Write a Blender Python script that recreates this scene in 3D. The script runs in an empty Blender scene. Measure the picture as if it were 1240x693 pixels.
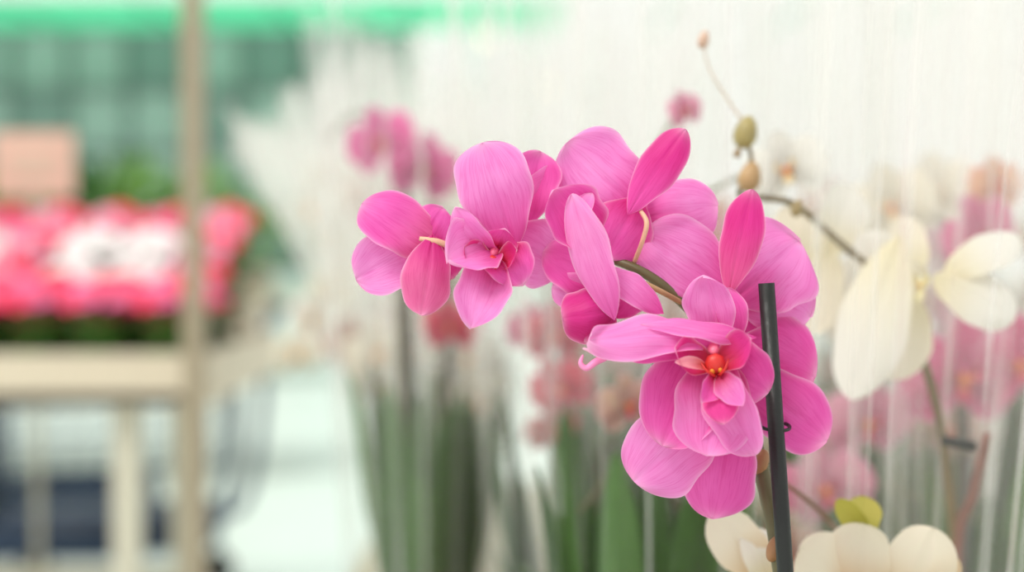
import bpy, math, random
from mathutils import Vector, Matrix
random.seed(7)
S=bpy.context.scene
S.view_settings.view_transform='Standard'
S.view_settings.look='None'
S.view_settings.exposure=0.0
try:
    S.cycles.transparent_max_bounces=48
    S.cycles.max_bounces=8
except Exception: pass

CAM=Vector((0,0,1.15)); F=1722.0; T=math.atan(46.5/F)
FWD=Vector((0,math.cos(T),-math.sin(T))); UP=Vector((0,math.sin(T),math.cos(T))); RT=Vector((1,0,0))
def W(px,py,d):
    return CAM+FWD*d+RT*((px-620)/F*d)+UP*((346.5-py)/F*d)
def lin(c):
    return tuple(((v/255)/12.92 if v/255<=0.04045 else ((v/255+0.055)/1.055)**2.4) for v in c)

# ---------------------------------------------------------------- materials
MATS={}
def newmat(name):
    m=bpy.data.materials.new(name); m.use_nodes=True
    nt=m.node_tree; nt.nodes.clear()
    out=nt.nodes.new('ShaderNodeOutputMaterial')
    MATS[name]=m
    return m,nt,out
def simple(name,col,rough=0.5,metal=0.0,noise=0.0,nscale=20,emis=None,transl=0.0,bump=0.0):
    m,nt,out=newmat(name)
    b=nt.nodes.new('ShaderNodeBsdfPrincipled')
    c=lin(col)
    b.inputs['Base Color'].default_value=(*c,1)
    b.inputs['Roughness'].default_value=rough
    b.inputs['Metallic'].default_value=metal
    colsock=None
    if noise>0 or bump>0:
        tc=nt.nodes.new('ShaderNodeTexCoord')
        n=nt.nodes.new('ShaderNodeTexNoise'); n.inputs['Scale'].default_value=nscale; n.inputs['Detail'].default_value=4
        nt.links.new(tc.outputs['Object'],n.inputs['Vector'])
        r=nt.nodes.new('ShaderNodeMixRGB'); r.blend_type='MIX'
        r.inputs[1].default_value=(*[max(0,x*(1-noise)) for x in c],1)
        r.inputs[2].default_value=(*[min(1,x*(1+noise)) for x in c],1)
        nt.links.new(n.outputs['Fac'],r.inputs[0])
        nt.links.new(r.outputs[0],b.inputs['Base Color']); colsock=r.outputs[0]
        if bump>0:
            bp=nt.nodes.new('ShaderNodeBump'); bp.inputs['Strength'].default_value=bump; bp.inputs['Distance'].default_value=0.002
            nt.links.new(n.outputs['Fac'],bp.inputs['Height']); nt.links.new(bp.outputs[0],b.inputs['Normal'])
    if emis:
        b.inputs['Emission Color'].default_value=(*c,1); b.inputs['Emission Strength'].default_value=emis
    if transl>0:
        t=nt.nodes.new('ShaderNodeBsdfTranslucent'); t.inputs[0].default_value=(*c,1)
        if colsock: nt.links.new(colsock,t.inputs[0])
        mx=nt.nodes.new('ShaderNodeMixShader'); mx.inputs[0].default_value=transl
        nt.links.new(b.outputs[0],mx.inputs[1]); nt.links.new(t.outputs[0],mx.inputs[2]); nt.links.new(mx.outputs[0],out.inputs[0])
    else: nt.links.new(b.outputs[0],out.inputs[0])
    return m

def petal_mat(name,rough=0.5,vein=0.50,edge=0.6,transl=0.36,freq=34,rim=(1.0,0.66,0.88,1),mott=.5):
    m,nt,out=newmat(name); N=nt.nodes.new; L=nt.links.new
    at=N('ShaderNodeAttribute'); at.attribute_name='tint'
    uv=N('ShaderNodeAttribute'); uv.attribute_name='puv'
    sep=N('ShaderNodeSeparateXYZ'); L(uv.outputs['Vector'],sep.inputs[0])
    mp=N('ShaderNodeVectorMath'); mp.operation='MULTIPLY'; mp.inputs[1].default_value=(freq*0.5,1.3,0)
    L(uv.outputs['Vector'],mp.inputs[0])
    nz=N('ShaderNodeTexNoise'); nz.inputs['Scale'].default_value=1.0; nz.inputs['Detail'].default_value=2; nz.inputs['Roughness'].default_value=0.6
    L(mp.outputs[0],nz.inputs['Vector'])
    sb=N('ShaderNodeMath'); sb.operation='SUBTRACT'; sb.inputs[1].default_value=0.5; L(nz.outputs['Fac'],sb.inputs[0])
    ab=N('ShaderNodeMath'); ab.operation='ABSOLUTE'; L(sb.outputs[0],ab.inputs[0])
    rp=N('ShaderNodeMapRange'); rp.inputs['From Min'].default_value=0.0; rp.inputs['From Max'].default_value=0.05
    rp.inputs['To Min'].default_value=1.0; rp.inputs['To Max'].default_value=0.0
    L(ab.outputs[0],rp.inputs['Value'])
    vs=N('ShaderNodeMath'); vs.operation='MULTIPLY'; vs.inputs[1].default_value=vein; L(rp.outputs[0],vs.inputs[0])
    n2=N('ShaderNodeTexNoise'); n2.inputs['Scale'].default_value=1.8; n2.inputs['Detail'].default_value=2; L(uv.outputs['Vector'],n2.inputs['Vector'])
    m2=N('ShaderNodeMapRange'); m2.inputs['From Min'].default_value=.35; m2.inputs['From Max'].default_value=.65; m2.inputs['To Min'].default_value=0; m2.inputs['To Max'].default_value=mott; L(n2.outputs['Fac'],m2.inputs['Value'])
    mot=N('ShaderNodeMixRGB'); mot.blend_type='MULTIPLY'; mot.inputs[2].default_value=(.90,.55,.78,1) if mott>.2 else (.96,.94,.9,1); L(m2.outputs[0],mot.inputs[0]); L(at.outputs['Color'],mot.inputs[1])
    dark=N('ShaderNodeMixRGB'); dark.blend_type='MULTIPLY'; dark.inputs[2].default_value=(0.86,0.45,0.70,1)
    L(vs.outputs[0],dark.inputs[0]); L(mot.outputs[0],dark.inputs[1])
    pw=N('ShaderNodeMath'); pw.operation='POWER'; pw.inputs[1].default_value=18; L(sep.outputs[2],pw.inputs[0])
    em=N('ShaderNodeMath'); em.operation='MULTIPLY'; em.inputs[1].default_value=edge; L(pw.outputs[0],em.inputs[0])
    li=N('ShaderNodeMixRGB'); li.blend_type='MIX'; li.inputs[2].default_value=rim
    L(em.outputs[0],li.inputs[0]); L(dark.outputs[0],li.inputs[1])
    b=N('ShaderNodeBsdfPrincipled'); b.inputs['Roughness'].default_value=rough
    b.inputs['Specular IOR Level'].default_value=0.3
    L(li.outputs[0],b.inputs['Base Color'])
    bp=N('ShaderNodeBump'); bp.inputs['Strength'].default_value=0.35; bp.inputs['Distance'].default_value=0.0005
    L(nz.outputs['Fac'],bp.inputs['Height']); L(bp.outputs[0],b.inputs['Normal'])
    t=N('ShaderNodeBsdfTranslucent'); L(li.outputs[0],t.inputs[0])
    mx=N('ShaderNodeMixShader'); mx.inputs[0].default_value=transl
    L(b.outputs[0],mx.inputs[1]); L(t.outputs[0],mx.inputs[2]); L(mx.outputs[0],out.inputs[0])
    return m
petal_mat('petal_pink')
petal_mat('petal_white',vein=0.05,edge=0.0,transl=0.35,mott=.1)

def tinted(name,rough=0.5,transl=0.0,noise=0.25):
    m,nt,out=newmat(name); N=nt.nodes.new; L=nt.links.new
    at=N('ShaderNodeAttribute'); at.attribute_name='tint'
    tc=N('ShaderNodeTexCoord'); nz=N('ShaderNodeTexNoise'); nz.inputs['Scale'].default_value=120; nz.inputs['Detail'].default_value=3
    L(tc.outputs['Object'],nz.inputs['Vector'])
    mr=N('ShaderNodeMapRange'); mr.inputs['To Min'].default_value=1-noise; mr.inputs['To Max'].default_value=1+noise; L(nz.outputs['Fac'],mr.inputs['Value'])
    vm=N('ShaderNodeVectorMath'); vm.operation='SCALE'; L(at.outputs['Color'],vm.inputs[0]); L(mr.outputs[0],vm.inputs['Scale'])
    b=N('ShaderNodeBsdfPrincipled'); b.inputs['Roughness'].default_value=rough; L(vm.outputs[0],b.inputs['Base Color'])
    t=N('ShaderNodeBsdfTranslucent'); L(vm.outputs[0],t.inputs[0])
    mx=N('ShaderNodeMixShader'); mx.inputs[0].default_value=transl
    L(b.outputs[0],mx.inputs[1]); L(t.outputs[0],mx.inputs[2]); L(mx.outputs[0],out.inputs[0])
    return m
tinted('stem_mat',0.45,0.0)
tinted('leaf_mat',0.4,0.25)
tinted('cyclamen_petal',0.6,0.12,.02)

def cello(name,lo,hi,freq=60,f0=.5,f1=.78,vlow=.35,c=(0.95,0.915,0.88,1)):
    """thin clear film: transparent with milky pleats; pleats get milkier towards the open top"""
    m,nt,out=newmat(name); N=nt.nodes.new; L=nt.links.new
    uv=N('ShaderNodeAttribute'); uv.attribute_name='puv'
    mp=N('ShaderNodeVectorMath'); mp.operation='MULTIPLY'; mp.inputs[1].default_value=(freq,1.2,0); L(uv.outputs['Vector'],mp.inputs[0])
    nz=N('ShaderNodeTexNoise'); nz.inputs['Scale'].default_value=1; nz.inputs['Detail'].default_value=3; L(mp.outputs[0],nz.inputs['Vector'])
    r=N('ShaderNodeMapRange'); r.inputs['From Min'].default_value=f0; r.inputs['From Max'].default_value=f1
    r.inputs['To Min'].default_value=lo; r.inputs['To Max'].default_value=hi; L(nz.outputs['Fac'],r.inputs['Value'])
    sep=N('ShaderNodeSeparateXYZ'); L(uv.outputs['Vector'],sep.inputs[0])
    vr=N('ShaderNodeMapRange'); vr.inputs['From Min'].default_value=.35; vr.inputs['From Max'].default_value=.85; vr.inputs['To Min'].default_value=vlow; L(sep.outputs[2],vr.inputs['Value'])
    ml=N('ShaderNodeMath'); ml.operation='MULTIPLY'; L(r.outputs[0],ml.inputs[0]); L(vr.outputs[0],ml.inputs[1])
    tr=N('ShaderNodeBsdfTransparent')
    d=N('ShaderNodeBsdfDiffuse'); d.inputs[0].default_value=c
    t=N('ShaderNodeBsdfTranslucent'); t.inputs[0].default_value=c
    g=N('ShaderNodeBsdfGlossy'); g.inputs['Roughness'].default_value=0.25; g.inputs[0].default_value=(1,1,1,1)
    m1=N('ShaderNodeMixShader'); m1.inputs[0].default_value=0.55; L(d.outputs[0],m1.inputs[1]); L(t.outputs[0],m1.inputs[2])
    m2=N('ShaderNodeMixShader'); m2.inputs[0].default_value=0.25; L(m1.outputs[0],m2.inputs[1]); L(g.outputs[0],m2.inputs[2])
    mx=N('ShaderNodeMixShader'); L(ml.outputs[0],mx.inputs[0]); L(tr.outputs[0],mx.inputs[1]); L(m2.outputs[0],mx.inputs[2]); L(mx.outputs[0],out.inputs[0])
    return m
cello('cellophane',0.08,0.45,vlow=.15)
cello('cellophane_milky',0.22,0.80,vlow=.35,c=(.97,.94,.89,1))
cello('cellophane_clear',0.03,0.65,75,.55,.74,.4)
cello('cellophane_haze',0.10,0.80,60,.53,.72,.6)
cello('cellophane_seam',0.40,0.90,10,vlow=.8)

simple('pot_plastic',(205,190,175),0.5,noise=0.05)
simple('stake_black',(22,24,22),0.45,noise=0.3,nscale=200,bump=0.2)
simple('soil',(80,60,45),0.9,noise=0.4,nscale=150,bump=0.6)

# ---------------------------------------------------------------- mesh builder
class MB:
    def __init__(s): s.v=[];s.f=[];s.uv=[];s.t=[];s.m=[];s.mats=[]
    def mi(s,name):
        if name not in s.mats: s.mats.append(name)
        return s.mats.index(name)
    def grid(s,fn,nu,nv,mat,tint,wrap=False):
        b=len(s.v); k=s.mi(mat)
        for j in range(nv+1):
            for i in range(nu+1 if not wrap else nu):
                p,uv,tn=fn(i/nu,j/nv)
                s.v.append(tuple(p)); s.uv.append((uv[0],uv[1],uv[2] if len(uv)>2 else 0)); s.t.append((*(tn or tint),1))
        w=nu if wrap else nu+1
        for j in range(nv):
            for i in range(nu):
                a=b+j*w+i; c=b+j*w+(i+1)%w
                s.f.append((a,c,c+w,a+w)); s.m.append(k)
    def tube(s,pts,rads,mat,tint,n=8,cap=True,sub=6):
        pts=[Vector(p) for p in pts]
        if not isinstance(rads,(list,tuple)): rads=[rads]*len(pts)
        if sub>1 and len(pts)>2:
            q=[];r=[]
            for i in range(len(pts)-1):
                p0=pts[max(i-1,0)];p1=pts[i];p2=pts[i+1];p3=pts[min(i+2,len(pts)-1)]
                for k in range(sub):
                    t=k/sub
                    q.append(0.5*((2*p1)+(p2-p0)*t+(2*p0-5*p1+4*p2-p3)*t*t+(3*p1-p0-3*p2+p3)*t**3))
                    r.append(rads[i]*(1-t)+rads[i+1]*t)
            q.append(pts[-1]); r.append(rads[-1]); pts=q; rads=r
        b=len(s.v); k=s.mi(mat)
        up=Vector((0.13,0.9,0.2))
        for i,p in enumerate(pts):
            d=(pts[min(i+1,len(pts)-1)]-pts[max(i-1,0)]).normalized()
            a=d.cross(up)
            if a.length<1e-3: a=d.cross(Vector((1,0,0)))
            a.normalize(); c=d.cross(a)
            for j in range(n):
                th=2*math.pi*j/n
                s.v.append(tuple(p+(a*math.cos(th)+c*math.sin(th))*rads[i])); s.uv.append((0.3,i/len(pts),0)); s.t.append((*tint,1))
        for i in range(len(pts)-1):
            for j in range(n):
                x=b+i*n+j;y=b+i*n+(j+1)%n
                s.f.append((x,y,y+n,x+n)); s.m.append(k)
        if cap:
            s.f.append(tuple(b+j for j in range(n))[::-1]); s.m.append(k)
            e=b+(len(pts)-1)*n
            s.f.append(tuple(e+j for j in range(n))); s.m.append(k)
    def ell(s,c,ax,rx,rl,mat,tint,n=12,tip=0.0):
        c=Vector(c); ax=Vector(ax).normalized()
        a=ax.orthogonal().normalized(); b2=ax.cross(a)
        def fn(u,v):
            th=2*math.pi*u; ph=math.pi*v
            r=math.sin(ph)*rx*(1-tip*(-math.cos(ph))*0.5)
            return c+(a*math.cos(th)+b2*math.sin(th))*r+ax*(-math.cos(ph)*rl),(0.2,v),None
        s.grid(fn,n,n,mat,tint,wrap=True)
    def box(s,c,size,mat,tint=(1,1,1)):
        x,y,z=c; a,b2,d=[q/2 for q in size]; b=len(s.v); k=s.mi(mat)
        for sx in(-1,1):
            for sy in(-1,1):
                for sz in(-1,1):
                    s.v.append((x+sx*a,y+sy*b2,z+sz*d)); s.uv.append((0,0,0)); s.t.append((*tint,1))
        for f in((0,1,3,2),(4,6,7,5),(0,4,5,1),(2,3,7,6),(0,2,6,4),(1,5,7,3)):
            s.f.append(tuple(b+i for i in f)); s.m.append(k)
    def lathe(s,c,prof,mat,tint,n=24,closed=False):
        c=Vector(c)
        def fn(u,v):
            i=min(int(round(v*(len(prof)-1))),len(prof)-1); r,z=prof[i]
            th=2*math.pi*u
            return c+Vector((math.cos(th)*r,math.sin(th)*r,z)),(u,v),None
        s.grid(fn,n,len(prof)-1,mat,tint,wrap=True)
    def mesh(s,name,smooth=True):
        me=bpy.data.meshes.new(name); me.from_pydata(s.v,[],s.f)
        for n in s.mats: me.materials.append(MATS[n])
        me.polygons.foreach_set('material_index',s.m)
        if smooth: me.polygons.foreach_set('use_smooth',[True]*len(s.f))
        a=me.attributes.new('tint','FLOAT_COLOR','POINT'); a.data.foreach_set('color',[x for t in s.t for x in t])
        a=me.attributes.new('puv','FLOAT_VECTOR','POINT'); a.data.foreach_set('vector',[x for t in s.uv for x in t])
        me.update(); return me
    def obj(s,name,parent=None,smooth=True,bevel=0):
        o=bpy.data.objects.new(name,s.mesh(name,smooth)); S.collection.objects.link(o)
        if parent: o.parent=parent
        if bevel:
            md=o.modifiers.new('bevel','BEVEL'); md.width=bevel; md.segments=2; md.limit_method='ANGLE'
        return o
def empty(name,loc=(0,0,0)):
    e=bpy.data.objects.new(name,None); e.empty_display_size=0.05; S.collection.objects.link(e); e.location=loc; return e

def petal(mb,base,tip,width,nrm,tint,bend=0.0,cup=0.15,p=0.8,e=2.1,curl=0.0,ruf=0.02,twist=0.0,mat='petal_pink',nu=14,nv=20,tint2=None,seed=None,sh0=0.0,lob=0.0,ex=.5,wob=.03):
    """petal surface: widest at .5**p of its length; ex .5 = round tip, 1 = pointed"""
    base=Vector(base);tip=Vector(tip); a=tip-base; Ln=a.length; ad=a/Ln
    n=Vector(nrm); n=(n-ad*n.dot(ad)).normalized(); sd=ad.cross(n)
    sr=random.random()*6.28 if seed is None else seed
    tint2=tint2 or tuple(x*0.75 for x in tint)
    def fn(i,j):
        u=i*2-1; v=(1-math.cos(math.pi*j))/2
        t=v**(1/p)
        sh=max(0.0,1-abs(2*t-1)**e)**ex
        sg=1 if u>0 else -1
        sh*=1+wob*math.sin(v*9+sr)*sg+wob*.7*math.sin(v*17+sr*2.3+sg)
        w=width*0.5*(sh0*(1-v)**3+sh)
        if j==0: w=width*(0.03+sh0*.5)
        ca=twist*v; s2=sd*math.cos(ca)+n*math.sin(ca); n2=n*math.cos(ca)-sd*math.sin(ca)
        off=bend*Ln*math.sin(math.pi*v)+curl*Ln*v**3
        x=u*w*(1+lob*u*.5)
        h=cup*w*u*u*1.2 + ruf*width*math.sin(u*4+sr+v*6)*abs(u)**1.5*v*1.4 + ruf*.7*width*math.sin(v*15+sr+u*1.5)*abs(u)**3 + ruf*0.8*width*math.sin(v*8+sr)*v
        h+= -0.04*width*math.exp(-(u/0.09)**2)*(1-v*.6)
        pnt=base+ad*(Ln*v)+n*off+s2*x+n2*h
        k=min(1,v*1.3); k=k*k*(3-2*k); tn=tuple(tint2[c]*(1-k)+tint[c]*k for c in range(3))
        return pnt,(u*(0.35+.65*v)+sr,v+sr,max(abs(u),v**1.3)),tn
    mb.grid(fn,nu,nv,mat,tint)

def lip(mb,C,face,up,s,tint=(0.75,0.03,0.33),core=(0.95,0.22,0.03),res=8,col=None,mat='petal_pink'):
    """phalaenopsis lip: two erect side lobes, pointed mid lobe, callus and column"""
    C=Vector(C);f=Vector(face).normalized();u=Vector(up);u=(u-f*u.dot(f)).normalized();r=f.cross(u)
    col=col or (0.9,0.45,0.6)
    for sg in(-1,1):
        petal(mb,C+f*s*0.06-u*s*0.08,C+f*s*0.34+r*sg*s*0.50+u*s*0.26,s*0.52,-r*sg+f*0.6,tint,bend=-0.22,cup=0.5,p=0.7,mat=mat,nu=res,nv=res,tint2=core)
    petal(mb,C+f*s*0.06-u*s*0.10,C+f*s*0.36-u*s*0.85,s*0.50,f+u*0.4,tint,bend=0.18,cup=-0.3,p=0.8,curl=0.12,mat=mat,nu=res,nv=res,tint2=core,ex=.8)
    mb.ell(C+f*s*0.18-u*s*0.02,f,s*0.14,s*0.09,'stem_mat',core,n=8)
    for sg in(-1,1):
        mb.ell(C+f*s*0.24-u*s*0.12+r*s*0.055*sg,f+u*.4,s*0.032,s*0.07,'stem_mat',(0.85,0.30,0.04),n=8)
        mb.tube([C+f*s*.24-u*s*.18+r*sg*s*.03,C+f*s*.32-u*s*.10+r*sg*s*.12,C+f*s*.28+u*s*.02+r*sg*s*.18],[s*.022,s*.018,s*.006],'stem_mat',core,n=6,sub=3)
    mb.ell(C+f*s*0.05+u*s*0.17,f*0.6-u*0.3,s*0.08,s*0.12,'stem_mat',col,n=8)

def flower(mb,C,face,R,tint,dark=None,lipt=(0.75,0.03,0.33),mat='petal_pink',res=7,up=Vector((0,0,1)),roll=0.0,core=(0.8,0.25,0.05)):
    C=Vector(C);f=Vector(face).normalized();u=(up-f*up.dot(f)).normalized();r=f.cross(u)
    if roll:
        c,s=math.cos(roll),math.sin(roll); u,r=u*c+r*s,r*c-u*s
    dark=dark or tuple(x*0.85 for x in tint)
    def dr(a): a=math.radians(a); return r*math.cos(a)+u*math.sin(a)
    for a,l,w in((90,0.98,0.66),(218,0.98,0.66),(322,0.98,0.66)):
        petal(mb,C-f*R*0.03,C+dr(a)*R*l-f*R*random.uniform(0.0,0.15),R*w,f,dark,bend=0.04,cup=0.2,p=0.8,ex=.6,mat=mat,nu=res,nv=res+1)
    for a in(12,168):
        petal(mb,C+f*R*0.03,C+dr(a)*R*1.02+f*R*random.uniform(-0.1,0.15),R*1.1,f,tint,bend=0.08,cup=-0.12,p=0.65,e=2.3,ruf=0.02,mat=mat,nu=res,nv=res+1)
    lip(mb,C,f,u,R*0.5,lipt,core=core,res=5,mat=mat,col=tuple(min(1,x*1.0) for x in tint))

# ---------------------------------------------------------------- MAIN ORCHID
PL=(0.94,0.31,0.72); PM=(0.88,0.135,0.52); PD=(0.72,0.035,0.29); PV=(0.86,0.18,0.42)
RR=(.62,.015,.08)
main=empty('potted_pink_orchid')
def pp(mb,b,t,w,nd,tint,**k):
    B=W(b[0],b[1],b[2]);Tt=W(t[0],t[1],t[2]); d=(b[2]+t[2])/2
    k.setdefault('ruf',.045); k.setdefault('wob',.04)
    if tint is PL: k.setdefault('tint2',(.82,.10,.44))
    if tint is PM: k.setdefault('tint2',(.70,.045,.31))
    petal(mb,B,Tt,w/F*d,Vector(nd),tint,nu=22,nv=34,**k)
mb=MB()
# flower A (seen from behind, left end)
pp(mb,(534,300,.592),(438,246,.590),74,(-.2,-1,.5),PM,bend=.10,cup=-.25,p=.75,tint2=PV,e=2.4)
pp(mb,(522,288,.594),(431,338,.596),74,(-.1,-1,-.1),PL,bend=.04,cup=.15,p=.70,e=2.3)
pp(mb,(524,284,.586),(510,382,.580),62,(.2,-1,0),PV,bend=.10,cup=-.25,p=.75,tint2=PD,ex=.6)
pp(mb,(512,296,.590),(536,252,.596),52,(.2,-1,.2),PM,bend=.05,cup=-.2,p=.7)
pp(mb,(522,290,.596),(551,336,.602),46,(.2,-1,0),PD,bend=.05)
# flower B
pp(mb,(624,302,.590),(584,173,.583),92,(-.1,-1,.1),PL,bend=.06,cup=-.12,p=.62,e=2.4,lob=-.08)
pp(mb,(632,278,.602),(654,184,.606),62,(.1,-1,0),PM,bend=.04,cup=.2,p=.65)
pp(mb,(612,285,.600),(682,322,.605),86,(.2,-1,0),PL,bend=.05,cup=.15,p=.7,e=2.3)
pp(mb,(640,256,.603),(680,206,.608),48,(.2,-1,0),PL,bend=.05,cup=.15)
pp(mb,(604,312,.588),(551,252,.578),40,(-.6,-1,.1),PL,bend=.12,cup=.3,p=.8,ex=.6)
pp(mb,(604,300,.588),(542,318,.576),76,(-.3,-1,.3),PL,bend=.12,cup=.5,p=.7,e=2.4,tint2=PD)
pp(mb,(600,308,.584),(570,398,.572),66,(.0,-1,.1),PL,bend=.08,cup=.3,p=.85,tint2=PD,ex=.65)
pp(mb,(600,304,.588),(632,344,.578),62,(.3,-1,0),PM,bend=.14,cup=.4,tint2=RR)
pp(mb,(602,300,.588),(612,276,.580),46,(.0,-1,-.3),PM,bend=.1,cup=.4,tint2=RR)
lip(mb,W(599,316,.584),(-.25,-1,-.05),(0.05,0,1),.022,tint=(.80,.05,.30),core=(.66,.025,.02),res=12,col=(.80,.12,.26))
# flower C (back view)
pp(mb,(782,262,.602),(686,174,.605),100,(-.1,-1,0),PL,bend=.05,cup=-.12,p=.62,e=2.4,lob=.06)
pp(mb,(774,240,.598),(734,312,.600),84,(0,-1,0),PM,bend=.06,cup=-.2,p=.68,e=2.4,tint2=PD)
pp(mb,(760,260,.594),(830,156,.588),52,(-.2,-1,.1),PD,bend=.08,cup=-.2,p=.75,tint2=PM,ex=.62)
pp(mb,(770,264,.606),(868,250,.610),80,(0,-1,.2),PL,bend=.05,cup=-.1,p=.65,e=2.4)
pp(mb,(772,256,.608),(830,300,.614),64,(0,-1,.2),PM,bend=.05,cup=-.1,p=.7)
# flower D (side)
pp(mb,(712,306,.590),(668,230,.580),76,(.2,-1,.2),PM,bend=.12,cup=.6,p=.62,e=2.4,tint2=PD)
pp(mb,(700,296,.586),(716,234,.576),30,(-.6,-1,.0),PL,bend=.2,cup=.3)
pp(mb,(744,388,.578),(692,235,.572),54,(-.5,-1,.15),(.97,.38,.77),bend=.05,cup=-.2,p=.9,ex=.72,tint2=(.88,.18,.57))
pp(mb,(742,346,.600),(658,304,.598),66,(0,-1,.1),PM,bend=.05,cup=.1)
pp(mb,(738,362,.598),(668,348,.600),48,(0,-1,-.1),PL,bend=.05,cup=.1)
pp(mb,(746,376,.584),(680,386,.580),66,(0,-1,.1),PD,bend=.22,cup=-.7,p=.8)
pp(mb,(738,368,.588),(714,416,.582),48,(0,-1,.1),PD,bend=.2,cup=-.6,p=.8)
pp(mb,(804,380,.580),(736,326,.580),42,(.2,-1,.5),PL,bend=.06,cup=-.25,ex=.65)
pp(mb,(740,384,.590),(776,338,.588),48,(0,-1,.1),PM,bend=.06,cup=.2)
mb.tube([W(745,412,.578),W(736,430,.574),W(722,438,.572),W(710,446,.571),W(703,440,.571),W(706,430,.572)],[.0014,.0016,.0015,.0013,.0010,.0004],'stem_mat',(.85,.25,.5),n=8)
mb.tube([W(730,434,.573),W(716,426,.571),W(706,422,.570)],[.0010,.0009,.0004],'stem_mat',(.95,.5,.7),n=6)
# flower E (back view)
pp(mb,(894,360,.602),(778,284,.600),96,(-.1,-1,.1),PL,bend=.06,cup=-.12,p=.60,e=2.4,lob=.06)
pp(mb,(882,358,.594),(911,229,.590),52,(-.2,-1,0),PD,bend=.06,cup=-.2,p=.78,tint2=PV,ex=.65)
pp(mb,(884,366,.604),(966,292,.610),126,(.1,-1,.1),PL,bend=.06,cup=-.1,p=.62,e=2.4)
pp(mb,(890,340,.607),(980,384,.614),88,(.1,-1,0),PL,bend=.04,cup=-.1,p=.65,e=2.2)
pp(mb,(890,352,.612),(958,474,.618),104,(.1,-1,-.1),PM,bend=.05,cup=-.1,p=.68,e=2.3)
# flower F (front)
pp(mb,(870,426,.584),(852,334,.576),62,(-.3,-1,-.1),PL,bend=-.06,cup=.3,p=.7,ruf=.08,ex=.6)
pp(mb,(884,422,.586),(880,348,.586),44,(.3,-1,-.1),PM,bend=.06,cup=.2,p=.8,tint2=PD)
pp(mb,(916,409,.570),(776,392,.566),30,(0,-1,.8),PL,bend=.04,cup=-.3,p=1.0,ruf=.12,ex=.7)
pp(mb,(890,412,.578),(714,410,.563),58,(.1,-1,.6),(.96,.34,.74),bend=.07,cup=-.15,p=.62,e=2.0,ruf=.12,tint2=PM,wob=.07)
pp(mb,(866,412,.580),(756,428,.574),40,(-.1,-1,.3),PM,bend=.05,cup=.1)
pp(mb,(862,408,.584),(802,540,.578),104,(-.1,-1,.2),PM,bend=.05,cup=.2,p=.9,tint2=PD)
pp(mb,(868,424,.580),(856,553,.570),100,(0,-1,.1),PL,bend=.07,cup=.25,p=.66,e=2.3,tint2=PD,ruf=.06)
pp(mb,(872,420,.579),(914,552,.567),66,(-.7,-1,.1),PL,bend=.12,cup=.4,p=.75,tint2=PD)
pp(mb,(868,424,.582),(930,476,.574),80,(-.4,-1,.1),PM,bend=.10,cup=.4,p=.75,tint2=PD)
pp(mb,(872,484,.592),(768,584,.590),104,(0,-1,0),PL,bend=.05,cup=-.12,p=.60,e=2.4,lob=-.06)
pp(mb,(884,490,.598),(864,629,.598),92,(0,-1,0),PM,bend=.04,cup=-.1,p=.62,e=2.2,ex=.55)
pp(mb,(880,430,.606),(984,456,.612),126,(0,-1,0),PM,bend=.05,cup=-.1,p=.66,e=2.3)
pp(mb,(885,440,.604),(1000,534,.608),86,(0,-1,0),PM,bend=.05,cup=-.1,p=.62,e=2.3)
lip(mb,W(866,438,.570),(-.15,-1,.05),(-.15,0,1),.030,tint=(.82,.07,.36),core=(.60,.022,.02),res=16,col=(.82,.16,.28))
pp(mb,(858,446,.568),(818,438,.560),16,(0,-1,.4),(.92,.40,.45),bend=.1,cup=.3,ex=.7,tint2=(.75,.10,.06))
pp(mb,(870,452,.566),(900,492,.556),34,(-.5,-1,.4),PL,bend=.14,cup=.5,tint2=RR,ex=.75)
pp(mb,(864,454,.566),(850,488,.558),30,(.4,-1,.3),PM,bend=.14,cup=.5,tint2=RR,ex=.75)
mb.obj('blossoms',main)
# stems
mb=MB(); CR=(.72,.42,.28); OL=(.12,.10,.04)
mb.tube([W(560,298,.612),W(620,300,.616),W(690,304,.616),W(735,313,.606),W(775,328,.600),W(810,352,.600),W(840,380,.604),W(885,440,.612),W(905,500,.616),W(922,570,.612),W(938,640,.606),W(946,693,.604),W(962,800,.606),W(985,1100,.61),W(1000,1440,.62)],
        [.0012,.0013,.0015,.0018,.0021,.0024,.0026,.003,.0032,.0035,.0036,.0036,.0036,.004,.0045],'stem_mat',OL,n=12)
mb.tube([W(508,289,.586),W(530,293,.586),W(552,300,.590),W(580,302,.612)],[.0009,.0014,.0012,.001],'stem_mat',CR,n=8)
mb.tube([W(776,256,.594),W(783,270,.590),W(778,292,.592),W(768,318,.602)],[.0009,.0011,.0010,.0010],'stem_mat',CR,n=8)
mb.tube([W(744,326,.592),W(770,338,.590),W(800,353,.592),W(824,366,.600)],[.0008,.0012,.0012,.0012],'stem_mat',(.45,.28,.13),n=8)
mb.tube([W(888,354,.592),W(899,368,.588),W(901,392,.588),W(890,420,.610)],[.0009,.0012,.0011,.0010],'stem_mat',CR,n=8)
mb.tube([W(610,300,.60),W(640,296,.616)],[.0012,.0012],'stem_mat',CR,n=8)
for px,py,d in((938,665,.602),(921,560,.610),(975,980,.61)):
    mb.ell(W(px,py,d),(.3,-.2,1),.0035,.006,'stem_mat',(.35,.16,.07),n=10)
mb.obj('flower_stem',main)
mb=MB()
a=W(928,343,.592);b=W(951,693,.592); e=a+(b-a)*3.15
mb.tube([a,b,e],[.0034,.0034,.0034],'stake_black',(1,1,1),n=16,sub=1)
mb.obj('support_stake',main)
mb=MB()
c=W(938,516,.600)
ring=[c+Vector((math.cos(t)*.0062,math.sin(t)*.010,math.sin(t*1)*.0008)) for t in [i*2*math.pi/12 for i in range(13)]]
mb.tube(ring,.0008,'stake_black',(1,1,1),n=6,sub=2)
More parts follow.
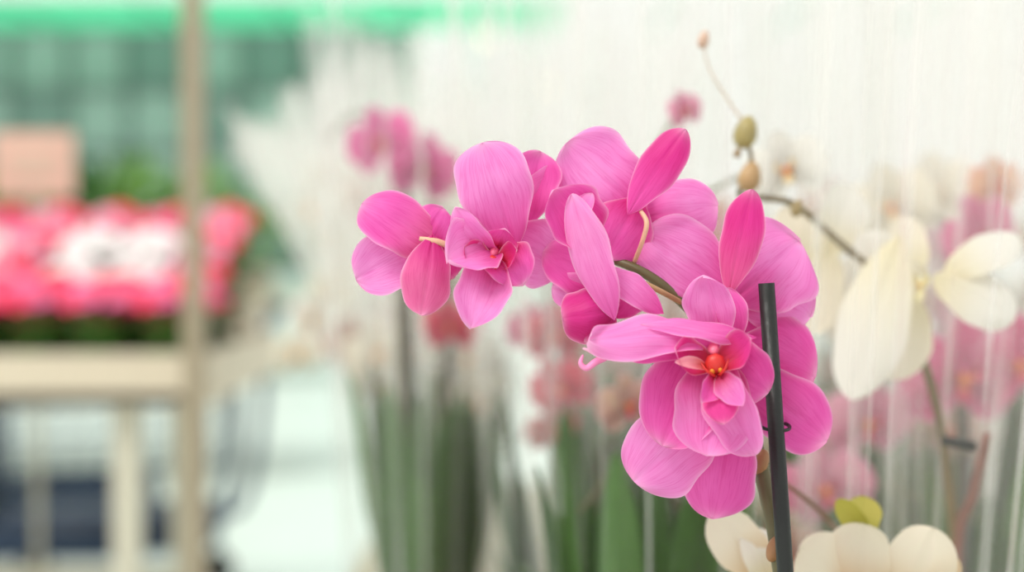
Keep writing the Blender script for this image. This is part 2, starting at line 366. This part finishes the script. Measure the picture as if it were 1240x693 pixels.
mb.tube([c+Vector((-.006,-.004,0)),c+Vector((-.010,-.008,-.001))],.0009,'stake_black',(1,1,1),n=6)
mb.obj('stem_clip',main)
BZ=0.62
def pot_and_leaves(mb,x,y,n=6,lh=0.2,g=(.10,.24,.04),seed=0,lw=.05):
    rr=random.Random(seed)
    mb.lathe((x,y,BZ),[(.0,0.002),(.045,0.002),(.047,.004),(.058,.110),(.062,.112),(.062,.125),(.057,.125),(.055,.108)],'pot_plastic',(1,1,1),n=20)
    mb.lathe((x,y,BZ),[(.0,.108),(.03,.109),(.056,.106)],'soil',(1,1,1),n=12)
    for i in range(n):
        a=i*2.4+rr.random(); l=lh*rr.uniform(.65,1.15)
        d=Vector((math.cos(a),math.sin(a),0)); k=rr.uniform(.5,1.5)
        petal(mb,Vector((x,y,BZ+.11))+d*.01,Vector((x,y,BZ+.11))+d*(.055*rr.uniform(.5,1.2))+Vector((0,0,l)),lw,d*-1+Vector((0,0,.3)),tuple(c*k for c in g),bend=-.08,cup=.25,p=.8,ex=.6,curl=-.10,mat='leaf_mat',nu=6,nv=9,tint2=tuple(c*.6 for c in g))
mb=MB(); mp_=W(1000,1440,.62); pot_and_leaves(mb,mp_.x,mp_.y,5,.14,seed=3); mb.obj('pot_and_leaves',main)

# ---------------------------------------------------------------- wrapped sleeve
def sleeve(mb,x,y,z0,z1,r0,r1,lean=(0,0),pleats=9,amp=.05,mat='cellophane',seed=0,seams=2,nu=90,nv=16,angs=None,sw=.005):
    rr=random.Random(seed); ph=[rr.random()*6.28 for _ in range(4)]
    def pt(th,v):
        r=r0+(r1-r0)*(v**1.15)
        r*=1+amp*v*(math.sin(pleats*th+ph[0])+.6*math.sin((pleats*2+3)*th+ph[1])+.5*math.sin(3*th+ph[2]+v*2))
        zt=z1+ .025*math.sin(3*th+ph[3])+.02*math.sin(7*th+ph[1])
        return Vector((x+math.cos(th)*r+lean[0]*v*v,y+math.sin(th)*r+lean[1]*v*v,z0+(zt-z0)*v))
    def fn(u,v):
        return pt(u*2*math.pi,v),(u+seed*.37,v+seed*.61,v),None
    mb.grid(fn,nu,nv,mat,(1,1,1))
    angs=angs or [rr.random()*6.28 if s else 4.4+rr.random()*.6 for s in range(seams)]
    for th in angs:
        def fs(u,v):
            p=pt(th+u*.02,v); q=Vector((math.cos(th+.5),math.sin(th+.5),0))
            return p+q*(sw*u),(u,v,v),None
        mb.grid(fs,2,nv,'cellophane_seam',(1,1,1))

WHT=(.86,.83,.77); CRM=(.86,.78,.64); PNK=(.80,.15,.40); ROSE=(.66,.09,.14); PALEP=(.85,.38,.50); BEI=(.60,.42,.30)
def wrapped(name,x,y,cols,top,lean=(0,0),r1=.14,seed=0,nst=2,flowers=None,amp=.05,z_f=(1.0,1.3),lh=.27,mat='cellophane',leaves=26,nf=5,angs=None,sw=.005,spread=.025,drop=.30):
    rr=random.Random(seed); random.seed(seed+100)
    e=empty(name)
    mb=MB(); pot_and_leaves(mb,x,y,leaves,lh,g=(.055,.12,.025),seed=seed,lw=.03); mb.obj('pot_and_leaves',e)
    mb=MB()
    for k in range(nst):
        a=rr.random()*6.28; bx=x+math.cos(a)*.02; by=y+math.sin(a)*.02
        topz=rr.uniform(*z_f)-.02
        tx=x+lean[0]*.7+math.cos(a)*.03; ty=y+math.sin(a)*.03+lean[1]*.7
        ax=rr.choice((-1,1))*.07; ay=-.03
        pts=[(bx,by,BZ+.1),(bx+(tx-bx)*.4,by+(ty-by)*.4,BZ+.3),(tx,ty,topz),(tx+ax*.5,ty+ay*.6,topz+.04),(tx+ax,ty+ay,topz+.01)]
        mb.tube(pts,[.003,.003,.0026,.002,.0012],'stem_mat',(.12,.10,.05),n=6)
        mb.tube([(bx+.008,by,BZ+.1),(tx+.008,ty,topz)],.0025,'stake_black',(1,1,1),n=6)
        if flowers is None:
            for i in range(nf):
                t=i/max(1,nf-1); c=cols[rr.randrange(len(cols))]
                P=Vector((tx+ax*(t*1.1-.2)+rr.uniform(-spread,spread),ty+ay*t+rr.uniform(-.035,.02),topz+.05-drop*t+rr.uniform(-.01,.02)))
                fc=Vector((rr.uniform(-.8,.8),-1,rr.uniform(-.3,.2)))
                w=c in(WHT,CRM)
                flower(mb,P,fc,rr.uniform(.036,.045),c,mat='petal_white' if w else 'petal_pink',lipt=(.9,.75,.45) if w else (.6,.03,.15),roll=rr.uniform(-.4,.4),res=6)
    if flowers:
        for (P,fc,R,c,ro) in flowers:
            w=c in(WHT,CRM)
            flower(mb,P,fc,R,c,mat='petal_white' if w else 'petal_pink',lipt=(.9,.75,.45) if w else (.6,.03,.15),roll=ro,res=8)
            mb.tube([P+Vector((0,.004,0)),P+Vector((0.005,.03,.01)),Vector((x,y,P.z-.03))],.0014,'stem_mat',(.2,.18,.08),n=5)
    mb.obj('blossoms_and_stems',e)
    mb=MB(); sleeve(mb,x,y,BZ+.0,top,.066,r1,lean,seed=seed,amp=amp,mat=mat,angs=angs,sw=sw); mb.obj('cellophane_sleeve',e)
    return e

# left column, leaning out into the aisle
LW=dict(mat='cellophane_milky',nf=7,spread=.04,drop=.26)
wrapped('wrapped_white_orchid',-.07,1.68,[WHT,CRM],1.37,lean=(-.04,0),r1=.12,seed=1,z_f=(1.1,1.22),**LW)
wrapped('wrapped_white_orchid',-.10,1.98,[WHT,BEI],1.36,lean=(-.09,0),r1=.13,seed=2,z_f=(1.15,1.25),**LW)
wrapped('wrapped_white_orchid',-.14,2.29,[WHT,CRM],1.34,lean=(-.16,0),r1=.15,seed=3,z_f=(1.15,1.25),**LW)
wrapped('wrapped_white_orchid',-.15,2.62,[WHT],1.37,lean=(-.20,0),r1=.16,seed=4,z_f=(1.15,1.25),**LW)
wrapped('wrapped_white_orchid',-.15,2.96,[WHT,CRM],1.38,lean=(-.22,0),r1=.16,seed=5,z_f=(1.15,1.25),**LW)
# pink + rose plants in the middle distance
fl=[(W(462,172,1.34),Vector((-.5,-1,0)),.036,PNK,.3),(W(512,205,1.36),Vector((.4,-1,-.1)),.037,PNK,-.2),(W(545,395,1.28),Vector((-.2,-1,-.3)),.028,ROSE,0)]
wrapped('wrapped_pink_orchid',-.08,1.36,[PNK],1.35,r1=.12,seed=11,flowers=fl,mat='cellophane_haze',nst=3)
fl=[(W(672,405,1.15),Vector((.2,-1,-.3)),.028,ROSE,0),(W(680,470,1.16),Vector((-.4,-1,-.2)),.030,ROSE,.5),(W(668,520,1.17),Vector((.3,-1,-.5)),.024,(.7,.22,.2),.2),(W(640,395,1.18),Vector((.6,-1,-.2)),.022,PALEP,.2)]
wrapped('wrapped_pink_orchid',.06,1.17,[ROSE],1.40,r1=.115,seed=12,flowers=fl,mat='cellophane_haze',nst=3)
k=20
for (x,y,c) in [(.17,1.42,[BEI,PALEP]),(.15,1.72,[WHT,BEI]),(.14,2.05,[CRM,BEI]),(.14,2.4,[WHT]),
                (.32,1.24,[CRM,BEI]),(.44,1.50,[WHT,PALEP]),(.42,1.80,[WHT,BEI]),(.42,2.15,[WHT,CRM]),
                (.60,1.22,[PNK,PALEP]),(.72,1.52,[WHT]),(.70,1.9,[WHT])]:
    nm='wrapped_pink_orchid' if c[0]==PNK else 'wrapped_white_orchid'
    wrapped(nm,x,y,c,1.42+.02*(k%3),r1=.125,seed=k,z_f=(1.02,1.18),nst=3,nf=4); k+=1
# pink flowers plant behind the white one on the right
fl=[(W(1165,455,.97),Vector((.1,-1,-.2)),.046,(.72,.10,.28),0),(W(1185,290,.99),Vector((.4,-1,0)),.034,(.72,.12,.30),.4),(W(1235,440,.97),Vector((-.3,-1,0)),.038,(.72,.10,.26),.2),
    (W(1000,590,.99),Vector((-.3,-1,-.3)),.034,PALEP,.3),(W(1050,510,1.0),Vector((.2,-1,-.3)),.034,PALEP,.1),(W(1205,225,1.0),Vector((.2,-1,0)),.022,(.85,.5,.28),.1),(W(1080,250,.99),Vector((-.5,-1,0)),.032,CRM,.3)]
wrapped('wrapped_pink_orchid',.34,1.0,[PNK],1.42,r1=.10,seed=41,flowers=fl,mat='cellophane_haze',sw=.003)
# white one directly behind the pink spray
fl=[(W(952,205,.88),Vector((-.3,-1,.1)),.026,WHT,.3),(W(828,134,.94),Vector((.6,-1,.1)),.014,PALEP,.3),(W(760,490,.92),Vector((.3,-1,-.1)),.022,BEI,.2)]
wrapped('wrapped_white_orchid',.09,.91,[WHT],1.45,lean=(-.01,0),r1=.095,seed=43,flowers=fl,mat='cellophane_clear',angs=[3.5,5.2,5.6,4.6],sw=.0018,nst=1,z_f=(.98,1.0))

# ---------------------------------------------------------------- white orchid, right, just behind
wo=empty('potted_white_orchid'); mb=MB()
def wp(b,t,w,nd,tint=WHT,**k):
    B=W(*b);Tt=W(*t); petal(mb,B,Tt,w/F*(b[2]+t[2])/2,Vector(nd),tint,mat='petal_white',nu=14,nv=18,tint2=k.pop('tint2',(.80,.72,.50)),**k)
wp((1090,285,.775),(1030,484,.765),84,(-.3,-1,0),WHT,bend=.08,cup=-.15,p=.8,ex=.6)
wp((1098,350,.78),(1078,460,.78),80,(.1,-1,-.1),CRM,bend=.06,cup=.1)
wp((1085,345,.79),(1040,285,.79),60,(0,-1,.1),WHT,bend=.06,cup=.1)
wp((1142,332,.775),(1236,290,.765),54,(0,-.8,.6),WHT,bend=.10,cup=-.2)
wp((1130,335,.772),(1230,386,.765),66,(.1,-1,.2),WHT,bend=.08,cup=-.15)
wp((1125,342,.78),(1085,330,.77),34,(0,-1,.2),CRM,bend=.1,cup=.2)
wp((1112,335,.795),(1090,262,.81),44,(0,-1,.1),CRM,bend=.05)
lip(mb,W(1116,342,.77),(-.8,-1,-.1),(0,0,1),.013,tint=(.85,.78,.5),core=(.78,.66,.35),col=(.85,.85,.72),mat='petal_white')
wp((1000,290,.80),(985,405,.79),56,(-.2,-1,0),CRM,bend=.05)
wp((990,330,.80),(950,250,.80),60,(-.2,-1,0),CRM,bend=.05)
wp((1000,310,.80),(1030,225,.81),66,(.2,-1,0),WHT,bend=.05)
mb.obj('blossoms',wo)
mb=MB(); BR=(.18,.13,.06)
mb.tube([W(908,152,.755),W(901,168,.755),W(910,190,.755),W(902,215,.757),W(896,237,.76),W(925,240,.765),W(962,248,.77),W(1010,288,.785),W(1072,345,.79),W(1108,410,.795),W(1136,500,.80),W(1150,600,.80),W(1160,720,.80),W(1168,980,.80),W(1172,1180,.80)],
  [.0008,.0010,.0012,.0014,.0015,.0016,.0018,.0020,.0024,.0026,.0026,.0028,.003,.0035,.0035],'stem_mat',BR,n=8)
for px,py,r,l,c in((903,160,.0062,.009,(.34,.27,.10)),(908,214,.0060,.0085,(.42,.26,.12)),(852,48,.003,.005,(.6,.4,.3)),(893,185,.002,.003,(.3,.2,.1)),(965,252,.003,.005,(.3,.22,.1))):
    mb.ell(W(px,py,.755),(.25,0,1),r,l,'stem_mat',c,n=12,tip=.4)
mb.tube([W(852,52,.755),W(862,90,.756),W(905,155,.756)],[.0004,.0006,.0008],'stem_mat',(.6,.5,.4),n=6)
mb.tube([W(1196,525,.78),W(1178,600,.79),W(1158,700,.80),W(1166,1180,.80)],[.0028,.0030,.003,.003],'stem_mat',(.22,.10,.08),n=8)
mb.tube([W(945,582,.72),W(985,612,.74),W(1020,650,.76),W(1150,800,.79)],[.0011,.0013,.0016,.002],'stem_mat',(.22,.12,.07),n=6)
mb.tube([W(1140,533,.79),W(1182,541,.785)],.003,'stake_black',(1,1,1),n=8,sub=1)
mb.obj('flower_stem',wo)
pw_=W(1172,1180,.80)
mb=MB(); pot_and_leaves(mb,pw_.x,pw_.y,5,.14,seed=8); mb.obj('pot_and_leaves',wo)
mb=MB(); sleeve(mb,pw_.x-.02,pw_.y,BZ,1.46,.066,.115,(.05,-.02),pleats=6,amp=.04,mat='cellophane_haze',seed=5,angs=[3.7,3.85,4.7,5.05],sw=.0022); mb.obj('cellophane_sleeve',wo)
# low cream orchid at bottom right
co=empty('potted_cream_orchid'); mb=MB()
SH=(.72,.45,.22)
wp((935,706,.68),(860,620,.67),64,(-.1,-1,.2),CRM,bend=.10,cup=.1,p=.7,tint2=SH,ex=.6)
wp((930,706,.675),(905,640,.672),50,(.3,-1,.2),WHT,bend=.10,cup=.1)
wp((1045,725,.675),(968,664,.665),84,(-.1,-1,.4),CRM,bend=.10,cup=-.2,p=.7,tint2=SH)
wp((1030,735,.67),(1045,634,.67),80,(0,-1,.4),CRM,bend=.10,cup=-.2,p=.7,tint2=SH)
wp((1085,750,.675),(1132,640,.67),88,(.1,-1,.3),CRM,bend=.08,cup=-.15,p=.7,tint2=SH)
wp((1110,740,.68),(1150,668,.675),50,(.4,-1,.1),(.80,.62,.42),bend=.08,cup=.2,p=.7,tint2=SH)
wp((1050,655,.685),(1012,606,.68),30,(0,-1,.3),(.50,.46,.08),bend=.1,tint2=(.4,.4,.06))
wp((1035,655,.685),(1050,602,.69),44,(0,-1,.3),(.58,.52,.12),bend=.1,tint2=(.4,.4,.06))
mb.tube([W(935,705,.68),W(990,715,.685),W(1040,740,.685),W(1085,760,.685),W(1120,900,.69),W(1220,1330,.67)],[.0015,.002,.0025,.003,.003,.003],'stem_mat',(.12,.15,.05),n=8)
mb.obj('blossoms_and_stem',co)
pc=W(1290,1330,.63); mb=MB(); pot_and_leaves(mb,.265,.625,4,.10,seed=9); mb.obj('pot_and_leaves',co)

# ---------------------------------------------------------------- bench
simple('bench_laminate',(176,168,142),0.4,noise=.05,nscale=6)
simple('steel_cream',(205,198,180),0.4,noise=.06,nscale=8)
simple('post_taupe',(160,145,122),0.45,noise=.08,nscale=5)
simple('tray_cream',(215,200,178),0.5,noise=.05,nscale=5)
simple('blue_steel',(44,66,96),0.35,metal=.2,noise=.1)
simple('dark_blue_plastic',(30,48,72),0.5,noise=.15)
simple('rubber',(30,30,32),0.7)
mb=MB(); mb.box((.62,1.75,.60),(1.76,2.9,.04),'bench_laminate')
mb.box((.62,.32,.57),(1.70,.04,.06),'steel_cream'); mb.box((-.23,1.75,.56),(.04,2.8,.05),'steel_cream'); mb.box((1.46,1.75,.56),(.04,2.8,.05),'steel_cream')
for x in(-.2,1.42):
    for y in(.4,1.75,3.1): mb.box((x,y,.29),(.045,.045,.58),'steel_cream')
mb.obj('display_bench',smooth=False,bevel=.004)

# ---------------------------------------------------------------- flower table on the left
mb=MB()
X0,X1=-1.90,-.66; xm=(X0+X1)/2; xw=X1-X0
mb.box((xm,3.50,.825),(xw,.90,.03),'tray_cream')
mb.box((xm,3.06,.865),(xw,.02,.115),'tray_cream'); mb.box((xm,3.94,.865),(xw,.02,.115),'tray_cream')
for x in(X0,X1): mb.box((x,3.50,.865),(.02,.90,.115),'tray_cream')
mb.box((xm,3.46,.857),(xw-.06,.13,.034),'tray_cream')
mb.box((xm,3.62,.895),(xw-.06,.14,.11),'tray_cream'); mb.box((xm,3.82,.925),(xw-.06,.18,.17),'tray_cream')
for x,y in((-.846,3.12),(-.90,3.88),(-1.72,3.12),(-1.72,3.88)): mb.box((x,y,.405),(.055,.055,.81),'steel_cream')
mb.box((-1.28,3.88,.25),(.86,.04,.04),'steel_cream')
mb.obj('flower_display_table',smooth=False,bevel=.003)
mb=MB(); mb.box((-.655,2.93,1.35),(.042,.042,2.7),'post_taupe'); mb.box((-.655,2.93,.006),(.12,.12,.012),'post_taupe')
mb.obj('support_post',smooth=False,bevel=.004)
simple('sign_salmon',(232,190,172),0.6,noise=.08,nscale=12)
mb=MB(); mb.box((-1.36,4.05,1.385),(.23,.012,.185),'sign_salmon'); mb.box((-1.36,4.06,.65),(.018,.012,1.3),'steel_cream'); mb.box((-1.36,4.042,1.41),(.15,.004,.02),'tray_cream'); mb.box((-1.36,4.042,1.36),(.11,.004,.02),'tray_cream'); mb.box((-1.36,4.06,.005),(.16,.14,.01),'steel_cream')
mb.obj('price_sign',smooth=False)

def cyclamen_mesh(name,cols,seed,mat='cyclamen_petal'):
    rr=random.Random(seed); random.seed(seed); mb=MB()
    mb.lathe((0,0,0),[(.0,0),(.034,0),(.044,.055),(.047,.055),(.047,.065),(.042,.065)],'pot_plastic',(1,1,1),n=12)
    for i in range(52):
        a=rr.random()*6.28; r=rr.uniform(.02,.075); z=rr.uniform(.055,.14); d=Vector((math.cos(a),math.sin(a),0))
        g=rr.uniform(.5,1.4)
        mb.tube([(0,0,.04),tuple(d*r*.5+Vector((0,0,z*.9)))],.0015,'stem_mat',(.1,.2,.04),n=4)
        petal(mb,d*r*.5+Vector((0,0,z*.9)),d*(r+.022)+Vector((0,0,z-.015)),.052,Vector((0,0,1))+d*.8,(.07*g,.22*g,.03*g),bend=.12,cup=-.2,p=.7,mat='leaf_mat',nu=4,nv=5)
    for i in range(44):
        a=rr.random()*6.28; r=.070*math.sqrt(rr.random()); z=.192-.035*(r/.07)**2+rr.uniform(-.008,.004); P=Vector((math.cos(a)*r,math.sin(a)*r,z)); c=rr.choice(cols)
        mb.tube([(P.x*.2,P.y*.2,.07),tuple(P)],.0014,'stem_mat',(.3,.08,.06),n=4)
        ax=Vector((P.x*9,P.y*9-.5,.7)).normalized(); s1=ax.orthogonal().normalized(); s2=ax.cross(s1)
        for k in range(5):
            b=k*1.256+rr.random(); d=s1*math.cos(b)+s2*math.sin(b)
            petal(mb,P+d*.002,P+d*.024+ax*.006,.024,ax,c,bend=.1,cup=.2,nu=3,nv=4,mat=mat,tint2=c)
    return mb.mesh(name)
RED=(.95,.03,.11); HOT=(.97,.20,.42); WH=(.98,.96,.95)
cm={'r':cyclamen_mesh('cyc_red',[RED,RED,HOT],1),'h':cyclamen_mesh('cyc_hot',[HOT,RED,(.97,.45,.62)],2),'w':cyclamen_mesh('cyc_white',[WH,(.97,.96,.95),(.96,.84,.86)],3)}
rows=[(3.15,.84,'r'),(3.31,.84,'r'),(3.46,.875,'w'),(3.62,.95,'w'),(3.82,1.01,'hrh')]
for ri,(y,z,cc) in enumerate(rows):
    for i in range(8):
        x=-1.80+i*.148
        if x>-.72: continue
        c=cc[(i+ri)%len(cc)]
        if ri in(2,3) and i%3==1: c='h'
        if ri==1 and i%3==2: c='h'
        o=bpy.data.objects.new('cyclamen_plant',cm[c]); S.collection.objects.link(o)
        o.location=(x,y,z); o.rotation_euler=(0,0,(i%3-1)*.25); o.scale=(1.12,1.1,1.2)

# shopping cart behind the table
mb=MB()
def bar(a,b,r=.006,mat='blue_steel',n=6): mb.tube([a,b],r,mat,(1,1,1),n=n,sub=1)
cx0,cx1,cy0,cy1=-1.72,-.92,4.3,4.8
for z in(.45,.55,.65,.75): 
    for y in(cy0,cy1): bar((cx0,y,z),(cx1,y,z+.04),.004)
    bar((cx0,cy0,z),(cx0,cy1,z),.004); bar((cx1,cy0,z+.04),(cx1,cy1,z+.04),.004)
for i in range(14):
    x=cx0+(cx1-cx0)*i/13
    for y in(cy0,cy1): bar((x,y,.45),(x,y,.78),.0025)
    bar((x,cy0,.45),(x,cy1,.45),.0025)
for y in(cy0,cy1):
    mb.tube([(-1.65,y,.12),(-1.6,y,.22),(-1.05,y,.24),(-.90,y,.30),(-.845,y,.60),(-.84,y,.82),(-.81,y,.91),(-.77,y,.95)],.016,'blue_steel',(1,1,1),n=8)
    for x in(-1.62,-1.0):
        mb.ell((x,y,.062),(0,1,0),.06,.016,'rubber',(1,1,1),n=14); bar((x,y,.06),(x,y,.22),.010)
mb.box((-1.3,4.55,.27),(.62,.46,.06),'dark_blue_plastic')
bar((-.77,cy0-.01,.95),(-.77,cy1+.01,.95),.018,'dark_blue_plastic',10)
mb.ell((-.76,cy0-.02,.95),(0,1,0),.024,.024,'tray_cream',(1,1,1),n=10)
mb.obj('shopping_cart')
mb=MB()
for (x,y,z) in((-2.2,5.3,.14),(-1.65,5.4,.14),(-2.2,5.3,.42)):
    for dz in(-.10,0,.10): 
        for sy in(-.19,.19): mb.box((x,y+sy,z+dz),(.5,.02,.06),'dark_blue_plastic')
        for sx in(-.24,.24): mb.box((x+sx,y,z+dz),(.02,.38,.06),'dark_blue_plastic')
    for sx in(-.24,.24):
        for sy in(-.19,.19): mb.box((x+sx,y+sy,z),(.03,.03,.28),'dark_blue_plastic')
    mb.box((x,y,z-.13),(.48,.38,.02),'dark_blue_plastic')
mb.obj('storage_crates',smooth=False)

# far planting benches with shrubs
def shrub_mesh(name,seed,g):
    rr=random.Random(seed); random.seed(seed); mb=MB()
    mb.lathe((0,0,0),[(.0,0),(.09,0),(.12,.2),(.13,.2),(.13,.22),(.11,.22)],'pot_plastic',(1,1,1),n=14)
    mb.tube([(0,0,.15),(0.02,0,.35),(0,0.01,.55)],[.012,.01,.006],'stem_mat',(.2,.12,.06),n=6)
    for i in range(150):
        th=rr.random()*6.28; ph=math.acos(rr.uniform(-.8,1)); r=rr.uniform(.12,.24)
        d=Vector((math.sin(ph)*math.cos(th),math.sin(ph)*math.sin(th),math.cos(ph))); P=Vector((0,0,.44))+d*r; k=rr.uniform(.6,1.5)
        petal(mb,P,P+d*.09+Vector((0,0,.02)),.05,Vector((0,0,1))+d*.3,tuple(c*k for c in g),bend=.1,mat='leaf_mat',nu=3,nv=4)
    return mb.mesh(name)
sh=[shrub_mesh('shrubA',1,(.16,.34,.04)),shrub_mesh('shrubB',2,(.04,.16,.05))]
mb=MB(); mb.box((-2.9,7.2,.80),(3.0,1.0,.06),'bench_laminate')
for x in(-4.3,-1.5):
    for y in(6.8,7.6): mb.box((x,y,.385),(.06,.06,.77),'steel_cream')
mb.obj('plant_bench',smooth=False)
for i in range(10):
    o=bpy.data.objects.new('potted_shrub',sh[0 if i%4!=3 else 1]); S.collection.objects.link(o)
    o.location=(-4.1+i*.28,7.0+.25*(i%2),.83); o.rotation_euler=(0,0,i); o.scale=(1.05,1.05,1.04)
mb=MB(); mb.box((-4.6,12.5,.70),(5.4,1.2,.06),'bench_laminate')
for x in(-7,-2.2):
    for y in(12,13): mb.box((x,y,.335),(.06,.06,.67),'steel_cream')
mb.obj('plant_bench',smooth=False)
for i in range(13):
    o=bpy.data.objects.new('potted_shrub',sh[1 if i%3 else 0]); S.collection.objects.link(o)
    o.location=(-7.0+i*.40,12.3+.25*(i%2),.73); o.rotation_euler=(0,0,i*2); o.scale=(1.1,)*3

# ---------------------------------------------------------------- greenhouse shell
simple('floor_concrete',(216,228,222),0.35,noise=.06,nscale=1.5)
simple('frame_grey',(108,126,120),0.5,noise=.05)
simple('frame_white',(232,236,232),0.5,noise=.03)
simple('pane_teal',(166,184,178),0.25,noise=.12,nscale=.7)
simple('pane_teal_dark',(128,150,144),0.25,noise=.15,nscale=.7)
simple('shade_cloth_mint',(150,236,204),0.7,noise=.10,nscale=.8,transl=.6)
simple('shade_rib',(110,190,160),0.7)
m,nt,out=newmat('roof_glass')
tr=nt.nodes.new('ShaderNodeBsdfTransparent'); tr.inputs[0].default_value=(.985,1,.99,1); g=nt.nodes.new('ShaderNodeBsdfGlossy'); g.inputs['Roughness'].default_value=.1
mx=nt.nodes.new('ShaderNodeMixShader'); mx.inputs[0].default_value=.06; nt.links.new(tr.outputs[0],mx.inputs[1]); nt.links.new(g.outputs[0],mx.inputs[2]); nt.links.new(mx.outputs[0],out.inputs[0])

mb=MB(); mb.box((-2,13,-.05),(22,36,.1),'floor_concrete'); mb.obj('floor',smooth=False)
CZ=5.75
mb=MB()
mb.box((-6.0,28,CZ),(14,4.0,.02),'shade_cloth_mint'); mb.box((5.0,28,CZ),(8,4.0,.02),'roof_glass')
for i in range(9): mb.box((-12+i*2.5,28,CZ-.04),(.08,4,.08),'shade_rib')
mb.obj('ceiling',smooth=False)
mb=MB(); mb.box((-2,10.5,CZ),(22,31,.02),'roof_glass')
for i in range(11): mb.box((-2,-4.5+i*3.0,CZ-.08),(22,.08,.12),'frame_white')
for i in range(8): mb.box((-12.9+i*3.1,10.5,CZ-.05),(.05,31,.06),'frame_white')
mb.obj('ceiling_glazing',smooth=False)
mb=MB(); rr=random.Random(5)
x=-13.0
mb.box((-2,30.2,.35),(22,.2,.7),'frame_white')
while x<8.9:
    w=1.22
    for j in range(4):
        z0=.7+j*1.26
        if x<-2.9: mt='pane_teal' if rr.random()<.6 else 'pane_teal_dark'
        else: mt='roof_glass'
        mb.box((x+w/2,30.2,z0+.63),(w-.06,.03,1.2),mt)
    mb.box((x,30.15,3.2),(.14,.1,5.1),'frame_grey' if x<-2.9 else 'frame_white')
    x+=w
for j in range(5):
    mb.box((-7.95,30.15,.7+j*1.26),(10.1,.1,.14),'frame_grey'); mb.box((3.05,30.15,.7+j*1.26),(11.9,.1,.09),'frame_white')
mb.obj('wall_back',smooth=False)
for nm,x in(('wall_left',-13),('wall_right',9)):
    mb=MB(); mb.box((x,13,.35),(.15,34,.7),'frame_white'); mb.box((x,13,3.2),(.02,34,5.0),'roof_glass')
    for i in range(13): mb.box((x,-4+i*2.8,3.2),(.1,.08,5.0),'frame_white')
    mb.obj(nm,smooth=False)
simple('lamp_glow',(255,232,180),.4,emis=3)
for (px,py,d) in((590,47,16.0),(665,105,18.0)):
    P=W(px,py,d); mb=MB(); mb.ell(P,(0,0,1),.04,.05,'lamp_glow',(1,1,1),n=12)
    mb.lathe(P,[(.02,.09),(.025,.05),(.07,.02)],'frame_white',(1,1,1),n=14); mb.tube([P+Vector((0,0,.08)),Vector((P.x,P.y,CZ))],.004,'frame_grey',(1,1,1),n=5,sub=1)
    mb.obj('pendant_lamp')

# ---------------------------------------------------------------- light & camera
w=bpy.data.worlds.new('greenhouse_sky'); S.world=w; w.use_nodes=True
w.node_tree.nodes['Background'].inputs[0].default_value=(1.0,.988,.965,1); w.node_tree.nodes['Background'].inputs[1].default_value=1.04
sl=bpy.data.lights.new('sun','SUN'); sl.energy=3.0; sl.angle=.4; sl.color=(1,.96,.91)
so=bpy.data.objects.new('sun',sl); S.collection.objects.link(so); so.rotation_euler=Vector((.55,.5,-.95)).to_track_quat('-Z','Y').to_euler()
cd=bpy.data.cameras.new('camera'); cam=bpy.data.objects.new('camera',cd); S.collection.objects.link(cam)
cam.location=CAM; cam.rotation_euler=(math.pi/2-T,0,0)
cd.sensor_width=36; cd.lens=50; cd.clip_start=.02
cd.dof.use_dof=True; cd.dof.focus_distance=.586; cd.dof.aperture_fstop=3.3
S.camera=cam
